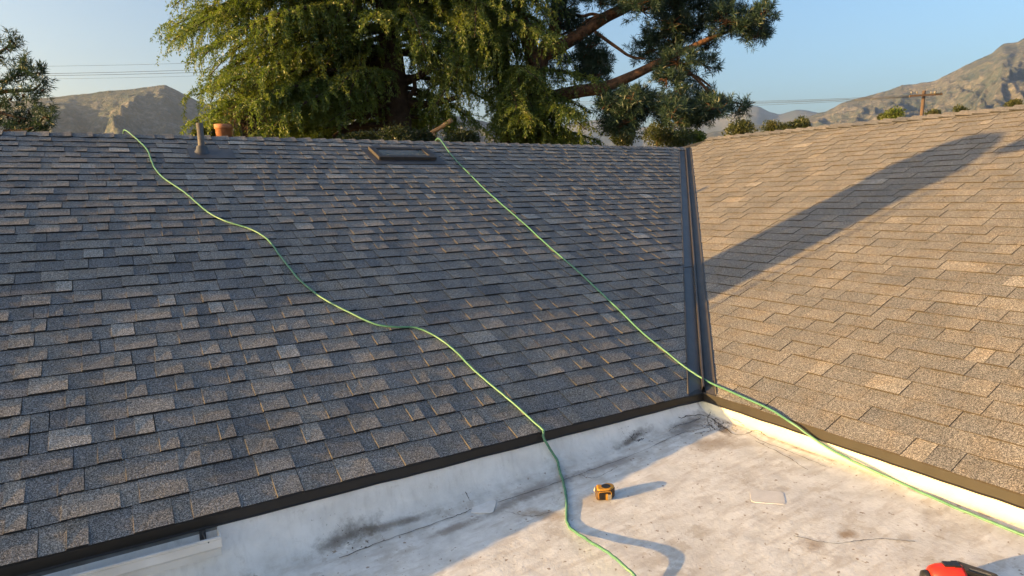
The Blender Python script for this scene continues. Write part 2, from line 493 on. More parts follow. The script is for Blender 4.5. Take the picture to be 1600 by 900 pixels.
# ridge caps
def ridge_caps(which, thing, a0, a1, ridge, step=.143, up=1):
    n = int(abs(a1-a0)/step)
    for i in range(n):
        a = a0+i*step*(1 if a1 > a0 else -1)
        sg = 1 if a1 > a0 else -1
        b = a+sg*(step+.03)
        z0, z1 = ridge*PITCH+(.021 if which == 'main' else .034)+random.uniform(-.003, .003), ridge*PITCH+(.003 if which == 'main' else .012)
        w = .135
        mb = MB()
        def pt(aa, off, z): return (aa, ridge+off, z) if which == 'main' else (ridge+off, aa, z)
        # high end at a, tucked end at b; two slopes with thickness
        for lo, hi in ((-w, 0), (0, w)):
            def zz(o, z): return z-abs(o)*PITCH*.98
            top = [pt(a, lo, zz(lo, z0)), pt(b, lo, zz(lo, z1)), pt(b, hi, zz(hi, z1)), pt(a, hi, zz(hi, z0))]
            th = .011
            bot = [pt(a, lo, zz(lo, z0)-th), pt(b, lo, zz(lo, z1)-th), pt(b, hi, zz(hi, z1)-th), pt(a, hi, zz(hi, z0)-th)]
            n0 = len(mb.v)
            mb.add(bot+top, [(3,2,1,0),(4,5,6,7)], 0); 
            mb.add(bot+top, [(0,1,5,4),(2,3,7,6),(3,0,4,7)], 1)
        o = mb.build("ridge_cap", [M_TAB, M_EDGE], thing)
        t = min(1, max(0, random.gauss(.4, .12))); o.color = (t, t, t, 1)
ridge_caps('main', main_roof, RIDGE_V-.05, -5.2, RIDGE_V, .172)
ridge_caps('right', right_roof, VR1-.45, -2.6, RIDGE_U, .172)

# drip edges: bronze angle along both eaves
def eave_strip(which, thing, a0, a1, drop):
    mb = MB()
    prof = [(.10, .0015), (-.006, .0015), (-.009, -.004), (-.009, -drop), (-.016, -drop-.006), (-.013, -drop-.009), (-.004, -drop), (-.004, -.004), (.10, -.0015)]
    vs_ = []
    ns = 60
    for a in np.linspace(a0, a1, ns+1):
        w1, w2 = random.gauss(0, .0011), random.gauss(0, .0011)
        for c_, z in prof:
            if c_ < 0: c_, z = c_+w1, z+(w2 if z < -.01 else 0)
            zz = z+max(c_, 0)*PITCH
            vs_.append((a, c_, zz) if which == 'main' else (c_, a, zz))
    n = len(prof)
    mb.add(vs_, [tuple(q*n+i for i in ((j, (j+1) % n, n+(j+1) % n, n+j) if which == 'main' else (n+j, n+(j+1) % n, (j+1) % n, j))) for q in range(ns) for j in range(n)])
    mb.build("drip_edge", M_BROWN, thing)
eave_strip('main', main_roof, -6.5, -.0135, .042)
eave_strip('right', right_roof, -4.5, -.0005, .047)

# valley flashing: bent metal with a raised crimp down the middle
mb = MB()
ws = [(-.25, 0), (-.016, 0), (-.007, .034), (.007, .034), (.016, 0), (.25, 0)]
rows = []
for v in np.linspace(-.0, RIDGE_V-.02, 24):
    row = []
    for o, h in ws:
        # offset o measured along -x (left flange) or -y (right flange)
        if o <= 0: x, y = v+o, v; z = v*PITCH
        else: x, y = v, v-o; z = v*PITCH
        row.append((x-.0, y, z+.004+h))
    rows.append(row)
nn = len(ws)
vs_ = [p_ for r_ in rows for p_ in r_]
mb.add(vs_, [(i*nn+j, i*nn+j+1, (i+1)*nn+j+1, (i+1)*nn+j) for i in range(len(rows)-1) for j in range(nn-1)])
mb.build("valley_flashing", M_VALLEY, main_roof)
for sd in (0, 1):
    P_ = [((v-VALLEY_GAP+.002, v, v*PITCH+.012) if sd == 0 else (v, v-VALLEY_GAP+.032, v*PITCH+.010)) for v in np.linspace(.0 if sd == 0 else VALLEY_GAP*0, RIDGE_V-.03, 20)]
    mb = MB(); mb.tube(P_, .0055, 6); mb.build("valley_hem", M_VALLEY, main_roof)
mb = MB()      # lap joint of the flashing lengths
v = 1.42
mb.hexa([(v-.21, v, v*PITCH+.005), (v-.016, v, v*PITCH+.005), (v-.016, v+.02, v*PITCH+.012), (v-.21, v+.02, v*PITCH+.012),
         (v-.21, v, v*PITCH+.009), (v-.016, v, v*PITCH+.009), (v-.016, v+.02, v*PITCH+.016), (v-.21, v+.02, v*PITCH+.016)])
mb.build("flashing_lap", M_VALLEY, main_roof)

# ------------------------------------------------------------------ flat roof with coved white walls
def zdeck(u): return -.12+.062*u
lift = [(0.0, 1.0), (-.010, .62), (-.018, .30), (-.035, .12), (-.065, .035), (-.12, 0.0)]
lift_v = [(0.0, 1.0), (-.012, .72), (-.030, .45), (-.055, .22), (-.095, .08), (-.15, .015), (-.20, 0)]
us = [p_[0] for p_ in lift]+list(np.linspace(-.17, -2.0, 40))+list(np.linspace(-2.06, -5.5, 50))
vs2 = [p_[0] for p_ in lift_v]+list(np.linspace(-.25, -2.2, 44))+list(np.linspace(-2.3, -6, 30))
la = dict(lift); lb = dict(lift_v)
us, vs2 = us[::-1], vs2[::-1]
V = []
for u in us:
    for v in vs2:
        a, b = la.get(u, 0), lb.get(v, 0)
        zd = zdeck(u)+.006*(fbm(np.array(u*1.7+20), np.array(v*1.7+20), 3)-.5)*(1-max(a, b))
        top = -.046
        V.append((u-.004, v-.004, zd+(top-zd)*max(a, b)))
n = len(vs2)
I = np.arange(len(V)).reshape(len(us), n)
F = np.stack([I[:-1, :-1], I[1:, :-1], I[1:, 1:], I[:-1, 1:]], -1).reshape(-1, 4)
t = NT("weathered_white_coating"); P = t.pos()
sx = t.n("ShaderNodeSeparateXYZ"); t.l(P, sx.inputs[0])
big = t.noise(P, 2.2, 6, .62); mid = t.noise(P, 9, 6, .65); fine = t.noise(P, 70, 4, .6); spk = t.noise(P, 38, 3, .5); grit = t.noise(P, 17, 9, .72)
streak = t.noise(P, 5, 6, .65, (1.2, 4.2, 1))
col = t.ramp(mid, [(.30, (.52, .508, .48)), (.52, (.66, .652, .625)), (.70, (.76, .752, .725))])
col = t.mix(t.ramp(streak, [(.48, 0), (.66, .7)]), col, (.47, .43, .385))
col = t.mix(t.ramp(big, [(.52, 0), (.68, .40)]), col, (.42, .405, .39))
col = t.mix(t.ramp(spk, [(.66, 0), (.72, .8)]), col, (.22, .155, .10))
crisp = t.ramp(t.noise(P, 6.5, 12, .74), [(.53, 0), (.56, .55), (.64, .75)])
col = t.mix(t.math('MULTIPLY', crisp, t.ramp(big, [(.42, 0), (.56, .8)])), col, (.40, .355, .30))
# coated upstands are cleaner: fresh paint along both eaves; the right belt's cream is painted-in sunlight
wy = t.math('ADD', sx.outputs[1], t.math('MULTIPLY', t.math('SUBTRACT', mid, .5), .09))
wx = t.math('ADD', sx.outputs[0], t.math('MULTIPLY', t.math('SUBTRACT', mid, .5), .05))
belt_y = t.ramp(t.math('ADD', t.math('MULTIPLY', wy, 4.0), 1.0), [(.60, 0), (.86, 1)])
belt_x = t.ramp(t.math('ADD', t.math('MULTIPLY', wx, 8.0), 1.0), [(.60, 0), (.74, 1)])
pn = t.noise(P, 6, 5, .6)
run = t.noise(P, 16, 6, .65, (1.6, .35, .5))
white = t.ramp(pn, [(.3, (.68, .67, .645)), (.6, (.82, .81, .785))])
white = t.mix(t.ramp(run, [(.52, 0), (.70, .30)]), white, (.50, .48, .45))
white = t.mix(t.ramp(grit, [(.58, 0), (.68, .38)]), white, (.42, .385, .34))
sunlit_cream = t.ramp(pn, [(.3, (.72, .665, .53)), (.6, (.86, .79, .61))])
sunlit_cream = t.mix(t.ramp(run, [(.54, 0), (.70, .4)]), sunlit_cream, (.55, .47, .35))
col = t.mix(belt_y, col, white)
col = t.mix(belt_x, col, sunlit_cream)
# grime gathered in the angle at the foot of the upstand
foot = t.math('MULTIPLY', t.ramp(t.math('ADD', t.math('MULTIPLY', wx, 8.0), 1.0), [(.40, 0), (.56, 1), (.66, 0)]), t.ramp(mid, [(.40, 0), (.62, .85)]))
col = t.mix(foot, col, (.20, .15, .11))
def blob(cx, cy, rx, ry, rot, lo=.75, hi=1.1):
    mp = t.n("ShaderNodeMapping", vector_type='TEXTURE')
    mp.inputs['Location'].default_value = (cx, cy, 0); mp.inputs['Rotation'].default_value = (0, 0, rot); mp.inputs['Scale'].default_value = (rx, ry, 1e5)
    t.l(P, mp.inputs[0])
    ln = t.n("ShaderNodeVectorMath", operation='LENGTH'); t.l(mp.outputs[0], ln.inputs[0])
    d = t.math('ADD', ln.outputs['Value'], t.math('MULTIPLY', t.math('SUBTRACT', grit, .5), 2.2))
    return t.ramp(t.math('MULTIPLY', d, .7), [(.05, 1), (.35, .8), (.80, 0)])
for (cx, cy, rx, ry, rot, c_, k) in STAINS if 'STAINS' in globals() else [
        (-2.36, -.075, .16, .036, RAD(4), (.105, .083, .064), .80), (-2.16, -.085, .22, .022, RAD(-4), (.14, .115, .09), .8),  # first spot is a brown stain plus the painted shade of a dent
        (-.66, -.075, .17, .028, RAD(10), (.075, .058, .044), .80), (-.28, -.13, .24, .07, RAD(12), (.12, .10, .085), .75),
        (-1.42, -.20, .35, .06, RAD(3), (.20, .17, .15), .65), (-1.93, -.25, .12, .035, 0, (.20, .16, .13), .7),
        (-1.53, -.42, .14, .05, RAD(-50), (.30, .20, .11), .7), (-1.28, -.46, .12, .09, 0, (.36, .29, .21), .6),
        (-.36, -.40, .16, .09, 0, (.27, .21, .15), .7), (-.95, -.22, .30, .05, RAD(-2), (.24, .21, .19), .7), (-1.62, -.24, .22, .04, RAD(6), (.22, .19, .16), .6), (-.15, -.30, .12, .03, RAD(60), (.16, .12, .09), .8), (-.62, -1.36, .05, .03, 0, (.25, .16, .08), .8), (-.80, -1.32, .06, .05, 0, (.28, .20, .13), .7)]:
    b_ = blob(cx, cy, rx, ry, rot)
    col = t.mix(t.math('MULTIPLY', b_, k), col, c_)
h = t.math('ADD', t.math('MULTIPLY', mid, 1.5), t.math('MULTIPLY', fine, .5))
t.bsdf(col, .72, 0, t.bump(h, .35, .006), .3)
M_DECK = t.m
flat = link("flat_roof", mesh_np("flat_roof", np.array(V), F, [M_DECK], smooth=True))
tag(flat, "stained white coated flat roof between the two shingle slopes", kind="structure")
# cracks and membrane seams: narrow open joints, dark inside
M_CRACK = simple("open_joint", (.045, .038, .032), (.02, .018, .016), 30, .9)
def zflat(u, v):
    a = np.interp(-u, [-x for x, _ in lift], [y for _, y in lift]); b = np.interp(-v, [-x for x, _ in lift_v], [y for _, y in lift_v])
    return zdeck(u)+(-.046-zdeck(u))*max(a, b)
def crack(pts, w, jit=.004):
    P = catmull([(u, v, 0) for u, v in pts], 10)
    mb = MB(); vs_ = []
    for i, q_ in enumerate(P):
        T = P[min(i+1, len(P)-1)]-P[max(i-1, 0)]; T /= np.linalg.norm(T); N = np.array([-T[1], T[0], 0])
        c_ = q_+N*random.uniform(-jit, jit); ww = w*random.uniform(.35, 1.2)
        for s_ in (-1, 1):
            p_ = c_+N*ww*s_; vs_.append((p_[0], p_[1], zflat(p_[0], p_[1])+.004))
    mb.add(vs_, [(2*i, 2*i+1, 2*i+3, 2*i+2) for i in range(len(P)-1)])
    mb.build("seam", M_CRACK, flat)
def dpt(x, y): return hit(x, y, (-.062, 0, 1), -.12)[:2]
crack([dpt(*q_) for q_ in ((530, 874), (600, 847), (700, 812), (738, 797))], .0022)
crack([dpt(*q_) for q_ in ((778, 786), (850, 762), (930, 733), (1000, 707), (1060, 680), (1110, 668))], .0018)
crack([dpt(*q_) for q_ in ((712, 742), (714, 760), (722, 775), (735, 787))], .0018, .002)
crack([dpt(*q_) for q_ in ((1060, 660), (1100, 652), (1122, 663), (1118, 672), (1085, 678))], .0030, .006)
crack([dpt(*q_) for q_ in ((985, 690), (1020, 668), (1050, 656), (1072, 645))], .0022, .005)
crack([dpt(*q_) for q_ in ((1165, 676), (1190, 690), (1230, 705), (1290, 730))], .0016, .004)
crack([dpt(*q_) for q_ in ((1122, 662), (1150, 680), (1180, 675), (1196, 683))], .0024, .005)

for q_ in (((1095, 655), (1080, 662), (1058, 668), (1046, 676)), ((1110, 648), (1105, 658), (1112, 668), (1130, 676)), ((960, 688), (975, 685), (992, 692), (1004, 688)), ((968, 694), (985, 688), (1000, 684)),
           ((1135, 655), (1150, 662), (1163, 668)), ((790, 800), (830, 808), (862, 800)), ((905, 742), (925, 748), (940, 744), (965, 730)), ((1180, 690), (1225, 712), (1262, 735)), ((1240, 838), (1300, 850), (1370, 843), (1430, 848)), ((1010, 640), (1014, 655), (1030, 668)), ((432, 796), (434, 806), (433, 816))):
    crack([dpt(*z_) for z_ in q_], random.uniform(.0012, .0024), .004)
def patch(cpx, half, mat, rot, h=.004):
    c_ = hit(cpx[0], cpx[1], (-.062, 0, 1), -.12)
    mb = MB(); poly = []
    hx, hy, rr = half[0], half[1], min(half)*.35
    for qx, qy, a0 in ((1, 1, 0), (-1, 1, 90), (-1, -1, 180), (1, -1, 270)):
        for a in (0, 30, 60, 90):
            poly.append((qx*(hx-rr)+rr*math.cos(RAD(a0+a)), qy*(hy-rr)+rr*math.sin(RAD(a0+a))))
    ca, sa = math.cos(rot), math.sin(rot)
    mb.prism(poly, c_+np.array([0, 0, .001]), (ca, sa, .062*ca), (-sa, ca, -.062*sa), (0, 0, h), 0)
    return mb.build("patch", mat, flat)
M_P1 = simple("pale_patch_sheet", (.78, .77, .75), (.66, .65, .62), 18, .6, 0, .2)
M_P2 = simple("coated_patch_sheet", (.62, .60, .58), (.52, .50, .48), 14, .7, 0, .2)
patch((756, 792), (.062, .055), M_P1, RAD(52), .0022)
patch((1199, 777), (.075, .06), M_P2, RAD(-48), .0016)

# leaf litter swept into the inner corner
V, F = [], []
for k in range(260):
    if k < 150: u, v = -.06-abs(random.gauss(0, .10)), -.16-abs(random.gauss(0, .09))
    elif k < 200: u, v = dpt(random.gauss(985, 14), random.gauss(689, 4))
    elif k < 240: u, v = dpt(random.gauss(540, 24), random.gauss(849, 6))
    else: u, v = random.uniform(-2, -.2), random.uniform(-1.9, -.3)
    u, v = min(u, -.02), min(v, -.02)
    z = zflat(u, v)+.004; a = random.uniform(0, 6.28); l = random.uniform(.003, .010)*(1 if k < 240 else .8); w = l*.35
    n0 = len(V)
    V += [(u-l*math.cos(a), v-l*math.sin(a), z), (u+w*math.sin(a), v-w*math.cos(a), z+random.uniform(0, .004)), (u+l*math.cos(a), v+l*math.sin(a), z+.001), (u-w*math.sin(a), v+w*math.cos(a), z+random.uniform(0, .004))]
    F.append((n0, n0+1, n0+2, n0+3))
M_LITTER = simple("dry_leaf_litter", (.11, .07, .04), (.035, .026, .02), 40, .9)
tag(link("leaf_litter", mesh_np("leaf_litter", np.array(V), np.array(F), [M_LITTER])), "dark dry leaf litter caught in the corner of the flat roof", kind="stuff")

# ------------------------------------------------------------------ gutter
GU1, GU0 = -2.885, -5.0
gut = empty("gutter", (-3.4, -.05, -.1), "white rain gutter hung under the shaded eave, open end cap showing", "gutter")
mb = MB()
out = [(-.004, -.052), (-.004, -.150), (-.070, -.150), (-.075, -.120), (-.102, -.098), (-.102, -.066), (-.110, -.058), (-.110, -.052)]
inn = [(-.104, -.0535), (-.104, -.058), (-.0985, -.066), (-.0985, -.095), (-.072, -.116), (-.0675, -.1465), (-.0075, -.1465), (-.0075, -.052)]
prof = out+inn
n = len(prof)
vs_ = [(a, y, z) for a in (GU0, GU1) for y, z in prof]
mb.add(vs_, [(n+j, n+(j+1) % n, (j+1) % n, j) for j in range(n)])
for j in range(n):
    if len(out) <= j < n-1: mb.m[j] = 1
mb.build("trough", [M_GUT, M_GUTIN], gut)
mb = MB()
mb.prism([(y, z) for y, z in out], (GU1, 0, 0), (0, 1, 0), (0, 0, 1), (.004, 0, 0))
mb.build("end_cap", M_GUT, gut)
mb = MB()
mb.tube(catmull([(GU1-.055, -.008, -.06), (GU1-.05, -.03, -.075), (GU1-.045, -.06, -.085), (GU1-.043, -.09, -.078), (GU1-.043, -.104, -.060)], 5), .004, 6)
mb.obox((GU1-.055, -.012, -.075), (.012, 0, 0), (0, .004, 0), (0, 0, .022))
mb.build("hanger", M_BOOT, gut)
mb = MB()
mb.tube([(GU0, -.1085, -.0505), (GU1, -.1085, -.0505)], .0035, 6)
mb.build("rolled_lip", M_GUT, gut)

# ------------------------------------------------------------------ things on the shaded roof
def mainpt(x, y, h=.0): 
    p_ = hit(x, y, (0, -PITCH, 1), h*NL); return p_
pb = mainpt(316, 241)
pipe = empty("vent_pipe", pb, "short taupe vent pipe standing near the ridge of the shaded roof", "vent pipe")
mb = MB()
top = at(313, 197, proj(pb)[2])
ptz = pb[2]+.295
R0 = .030
ang = np.arange(14)*2*math.pi/14
vs_ = []
for r_, z in ((R0, pb[2]-.05), (R0, ptz), (R0*.84, ptz), (R0*.84, ptz-.12)):
    vs_ += [(pb[0]+r_*math.cos(a), pb[1]+r_*math.sin(a), z) for a in ang]
mb.add(vs_, [(k*14+j, k*14+(j+1) % 14, (k+1)*14+(j+1) % 14, (k+1)*14+j) for k in range(3) for j in range(14)], 0, True)
mb.build("pipe", M_PIPE, pipe)
mb = MB()
vs_ = []
for r_, h_ in ((.072, .016), (.055, .035), (.046, .075), (.038, .085)):
    vs_ += [(pb[0]+r_*math.cos(a), pb[1]+r_*math.sin(a), pb[2]+h_+r_*math.sin(a)*PITCH*(1 if h_ < .05 else .3)) for a in ang]
mb.add(vs_, [(k*14+j, k*14+(j+1) % 14, (k+1)*14+(j+1) % 14, (k+1)*14+j) for k in range(3) for j in range(14)], 0, True)
mb.build("boot", M_BOOT, pipe)
mb = MB()
s_ = pb[1]*NL
mb.hexa([roof_point('main', pb[0]+a, s_+b, h_) for h_ in (.012, .0185) for a, b in ((-.12, -.16), (.28, -.16), (.28, .12), (-.12, .12))])
mb.build("base_flashing", M_BOOT, pipe)

# skylight: raised kerb, dark frame, dusty glass
sk = empty("skylight", (-.26, 4.24, 1.72), "low skylight with dark frame and dusty glass set below the ridge", "skylight")
S0, S1, A0, A1 = 4.07*NL, 4.40*NL, -.60, .08
HT = .058
mb = MB()
mb.hexa([roof_point('main', a, s_, h_) for h_, g in ((.0, .02), (HT-.02, .02)) for a, s_ in ((A0+g, S0+g), (A1-g, S0+g), (A1-g, S1-g), (A0+g, S1-g))])
mb.build("kerb", M_SKYF, sk)
FWD = .062
for (a0, a1, s0, s1) in ((A0, A1, S0, S0+FWD), (A0, A1, S1-FWD, S1), (A0, A0+FWD, S0+FWD, S1-FWD), (A1-FWD, A1, S0+FWD, S1-FWD)):
    mb = MB()
    mb.hexa([roof_point('main', a, s_, h_) for h_ in (HT-.035, HT) for a, s_ in ((a0, s0), (a1, s0), (a1, s1), (a0, s1))])
    mb.build("frame", M_SKYF, sk)
mb = MB()
mb.hexa([roof_point('main', a, s_, h_) for h_ in (HT-.022, HT-.012) for a, s_ in ((A0+FWD, S0+FWD), (A1-FWD, S0+FWD), (A1-FWD, S1-FWD), (A0+FWD, S1-FWD))])
mb.build("glass", M_GLASS, sk)
mb = MB()
mb.hexa([roof_point('main', a, s_, h_) for h_ in (.012, .0185) for a, s_ in ((A0-.08, S0-.11), (A1+.10, S0-.11), (A1+.10, S1+.05), (A0-.08, S1+.05))])
mb.build("base_flashing", M_BOOT, sk)

# ------------------------------------------------------------------ hoses
HR = .0068
def on_main(x, y, h=.022): return hit(x, y, (0, -PITCH, 1), h*NL)
def on_right(x, y, h=.022): return hit(x, y, (-PITCH, 0, 1), h*NL)
def on_deck(x, y, h=.0): return hit(x, y, (-.062, 0, 1), -.12+HR+h)
def wallpt(x, y):                       # where the view meets the coved upstand, lifted by the hose's radius
    r_ = ray(x, y)
    for d in np.arange(2.2, 4.2, .002):
        p_ = CAM+r_*d
        if p_[2] <= zflat(min(p_[0], -.001), min(p_[1], -.001))+HR*1.15: break
    return p_+np.array([0, -HR*.5, HR*.3])
P = [np.array([-2.95, 4.86, 1.945]), np.array([-2.93, RIDGE_V, 1.97])]+[on_main(x, y) for x, y in ((217, 220), (230, 234), (237, 252), (252, 275), (288, 300), (322, 329), (352, 345), (392, 358), (420, 376), (440, 402), (466, 435), (495, 459), (540, 485), (585, 506), (618, 511), (650, 512), (680, 525), (712, 549), (745, 582), (790, 620), (825, 650))]
P += [np.array([-1.255, -.012, .022]), np.array([-1.258, -.026, .008]), np.array([-1.258, -.032, -.03]), wallpt(868, 716), wallpt(874, 734), wallpt(879, 752), wallpt(883, 770), wallpt(885, 790), on_deck(887, 815, .0), on_deck(898, 831, .006), at(920, 845, 2.80), at(945, 860, 2.69), at(968, 878, 2.60), at(992, 901, 2.53), on_deck(1008, 925, .004), on_deck(1022, 965)]
mb = MB(); mb.tube(kink(catmull(P, 8)), HR, 10)
h1 = mb.build("hose", M_HOSE)
tag(h1, "green hose snaking down the shaded slope and off the eave beside the tape measure", "hose", "green hoses across the roof")
P = [np.array([.47, 4.95, 1.92]), np.array([.455, RIDGE_V, 1.968])]+[on_main(x, y) for x, y in ((705, 242), (728, 266), (752, 290), (778, 314), (815, 346), (848, 376), (885, 408), (922, 441), (958, 475), (1000, 516), (1040, 549))]
P += [on_main(1075, 577, .018), on_right(1104, 595, .020), on_right(1135, 609, .018), on_right(1180, 629), on_right(1210, 643), on_right(1236, 660, .018), at(1268, 683, 3.52), at(1300, 703, 3.42), at(1340, 724, 3.28), on_deck(1400, 751, .003), on_deck(1450, 774), on_deck(1500, 796), on_deck(1550, 816), on_deck(1600, 836), on_deck(1680, 868)]
mb = MB(); mb.tube(kink(catmull(P, 8)), HR, 10)
h2 = mb.build("hose", M_HOSE)
tag(h2, "green hose running from mid ridge over the valley and along the sunlit white wall", "hose", "green hoses across the roof")

# ------------------------------------------------------------------ tape measure
tc = hit(947, 782, (-.062, 0, 1), -.12)
rt = np.array([RT[0], RT[1], 0]); rt /= np.linalg.norm(rt)
fw = np.array([FW[0], FW[1], 0]); fw /= np.linalg.norm(fw)
rt = np.array([rt[0], rt[1], .062*rt[0]]); fwd = np.array([fw[0], fw[1], .062*fw[0]]); up = np.array([0, 0, 1.])
tc = tc+fwd*.034
tp = empty("tape_measure", tc, "small yellow and black tape measure lying flat on the flat roof", "tape measure")
def arc(cx, cy, r, a0, a1, n): return [(cx+r*math.cos(RAD(a)), cy+r*math.sin(RAD(a))) for a in np.linspace(a0, a1, n)]
body = arc(.016, .006, .032, -60, 150, 12)+arc(-.028, .014, .018, 120, 190, 4)+arc(-.034, -.022, .013, 190, 270, 4)+arc(.020, -.022, .012, -90, -60, 2)
mb = MB(); mb.prism(body, tc, rt, fwd, up*.050, 0, .12, True); mb.build("case", M_RUB, tp)
mb = MB(); mb.prism([(x*.90+.001, y*.90) for x, y in body], tc+up*.047, rt, fwd, up*.0085, 0, .15, True); mb.build("shell", M_YEL, tp)
mb = MB(); mb.prism(arc(.003, .001, .0215, 0, 345, 20), tc+up*.0535, rt, fwd, up*.004, 0, .1); mb.build("hub_label", M_BLK, tp)
mb = MB()
for k in range(7):
    x = -.026+k*.0065
    mb.obox(tc+rt*x+fwd*(-.0355)+up*.024, rt*.0017, fwd*.0022, up*.017)
mb.build("grip_ribs", M_BLK, tp)
mb = MB()
a_ = tc+fwd*(-.040)
mb.tube(catmull([a_+rt*-.034+up*.010+fwd*.004, a_+rt*-.035+up*.040+fwd*.003, a_+rt*-.026+up*.0465, a_+rt*.014+up*.047, a_+rt*.024+up*.042, a_+rt*.026+up*.016, a_+rt*.022+up*.008], 5), .0017, 6)
mb.build("belt_clip", M_YEL, tp)
mb = MB(); mb.obox(a_+rt*.016+up*.021-fwd*.002, rt*.0085, fwd*.0012, up*.012); mb.build("end_hook", M_CLIP, tp)
mb = MB(); mb.obox(a_+rt*.003+up*.021, rt*.005, fwd*.0025, up*.015); mb.build("thumb_lock", M_YEL, tp)
mb = MB(); mb.tube(catmull([tc+rt*-.038+fwd*.02+up*.045, tc+rt*-.048+fwd*.02+up*.046, tc+rt*-.050+fwd*.012+up*.030, tc+rt*-.046+fwd*.01+up*.020], 4), .002, 6); mb.build("wrist_strap", M_CLIP, tp)

# ------------------------------------------------------------------ nail gun lying on its side
gc = hit(1478, 925, (-.062, 0, 1), -.12)
ng = empty("nail_gun", gc, "red and black nail gun lying at the bottom right of the flat roof", "nail gun")
o = gc+up*.055
ax = rt*.985-fwd*.17
ax /= np.linalg.norm(ax); sd_ = np.cross(up, ax)
def lathe(mb, prof, o, ax, n=20, mi=0, squash=1.0):
    u_ = np.cross(ax, up); u_ /= np.linalg.norm(u_); w_ = np.cross(u_, ax)
    vs_ = [o+ax*d+(u_*math.cos(t)*squash+w_*math.sin(t))*r_ for d, r_ in prof for t in np.arange(n)*2*math.pi/n]
    mb.add(vs_, [(k*n+j, k*n+(j+1) % n, (k+1)*n+(j+1) % n, (k+1)*n+j) for k in range(len(prof)-1) for j in range(n)], mi, True)
mb = MB(); lathe(mb, [(-.062, .0), (-.060, .030), (-.052, .040), (-.030, .0485), (.005, .053), (.036, .054), (.048, .050), (.052, .043), (.052, 0)], o, ax); mb.build("motor_housing", M_RED, ng)
mb = MB(); lathe(mb, [(-.083, 0), (-.083, .020), (-.079, .028), (-.066, .031), (-.056, .031), (-.056, 0)], o-up*.006, ax); mb.build("end_cap", M_BLK, ng)
mb = MB(); mb.obox(o+ax*.006+up*.0535, ax*.022, sd_*.014, up*.003); mb.obox(o+ax*.025+up*.0545, ax*.010, sd_*.018, up*.003); mb.build("vent_plate", M_BLK, ng)
mb = MB()
mb.hexa([o+ax*a+sd_*b+up*c_ for a, b, c_ in ((.050, -.034, -.045), (.175, -.026, -.05), (.175, .026, -.05), (.050, .034, -.045), (.044, -.030, .050), (.168, -.020, .010), (.168, .020, .010), (.044, .030, .050))])
mb.build("nose", M_BLK, ng)
mb = MB(); mb.obox(o+ax*.10-sd_*.012+up*.0335, ax*.035-up*.011, sd_*.003, up*.0015); mb.build("depth_scale", M_CLIP, ng)
mb = MB()
mb.tube([o-sd_*.03+ax*-.01-up*.01, o-sd_*.10+ax*-.02-up*.02, o-sd_*.17+ax*-.03-up*.025], [.026, .022, .027], 12); mb.build("handle", M_BLK, ng)
mb = MB(); mb.obox(o-sd_*.20-ax*.035-up*.025, ax*.045, sd_*.035, up*.03); mb.build("battery", M_BLK, ng)
mb = MB(); mb.obox(o-sd_*.115+ax*.10-up*.035, ax*.055, sd_*.09, up*.014); mb.build("magazine", M_BLK, ng)

# ------------------------------------------------------------------ unseen chimney and antenna left of frame, made up for their shadows
sn, cs = math.sin(SUN_DELTA), math.cos(SUN_DELTA)
cu = -5.25
cv = (1.36-cu*sn)/cs
ch = empty("chimney_shadow_caster", (cu, cv, cv*PITCH), "unseen brick block with narrowed top, added out of frame to cast the long shadow", "shadow caster")
mb = MB()
def ring(w, z): return [(cu-w, cv-w, z), (cu+w, cv-w, z), (cu+w, cv+w, z), (cu-w, cv+w, z)]
lv = [(.29, cv*PITCH-.3), (.29, 2.35), (.315, 2.38), (.315, 2.60), (.28, 2.66), (.26, 2.78), (.19, 2.90), (.13, 2.98)]
vs_ = [p_ for w, z in lv for p_ in ring(w, z)]
mb.add(vs_, [(k*4+j, k*4+(j+1) % 4, k*4+4+(j+1) % 4, k*4+4+j) for k in range(len(lv)-1) for j in range(4)]+[(28, 29, 30, 31)])
mb.build("stack", M_BRICK, ch)
fu = -5.5
fv = (.90-fu*sn)/cs
fl = empty("antenna_shadow_caster", (fu, fv, fv*PITCH), "unseen thin mast with a small dish, added out of frame to cast a second shadow", "antenna")
mb = MB(); mb.tube([(fu, fv, fv*PITCH-.05), (fu, fv, 2.86)], .011, 8); mb.build("mast", M_BOOT, fl)
mb = MB(); mb.tube([(fu, fv+.10, 2.74), (fu, fv+.04, 2.78), (fu, fv-.03, 2.84), (fu, fv-.10, 2.92), (fu, fv-.15, 2.98)], [.02, .08, .13, .11, .02], 12); mb.build("dish", M_BOOT, fl)

# ------------------------------------------------------------------ vegetation
def tri_leaves(P, D, l, w):
    """one narrow two-triangle blade per row: base P, direction D (unit), length l, width w"""
    n = len(P)
    A = rng.normal(size=(n, 3)); side = np.cross(D, A); side /= np.linalg.norm(side, axis=1)[:, None]+1e-9
    l = np.broadcast_to(l, n)[:, None]; w = np.broadcast_to(w, n)[:, None]
    mid = P+D*l*.5
    V = np.stack([P, mid+side*w*.5, P+D*l, mid-side*w*.5], 1).reshape(-1, 3)
    F = np.arange(n*4).reshape(n, 4)
    return V, F
def unit(v): return v/(np.linalg.norm(v, axis=-1, keepdims=True)+1e-9)

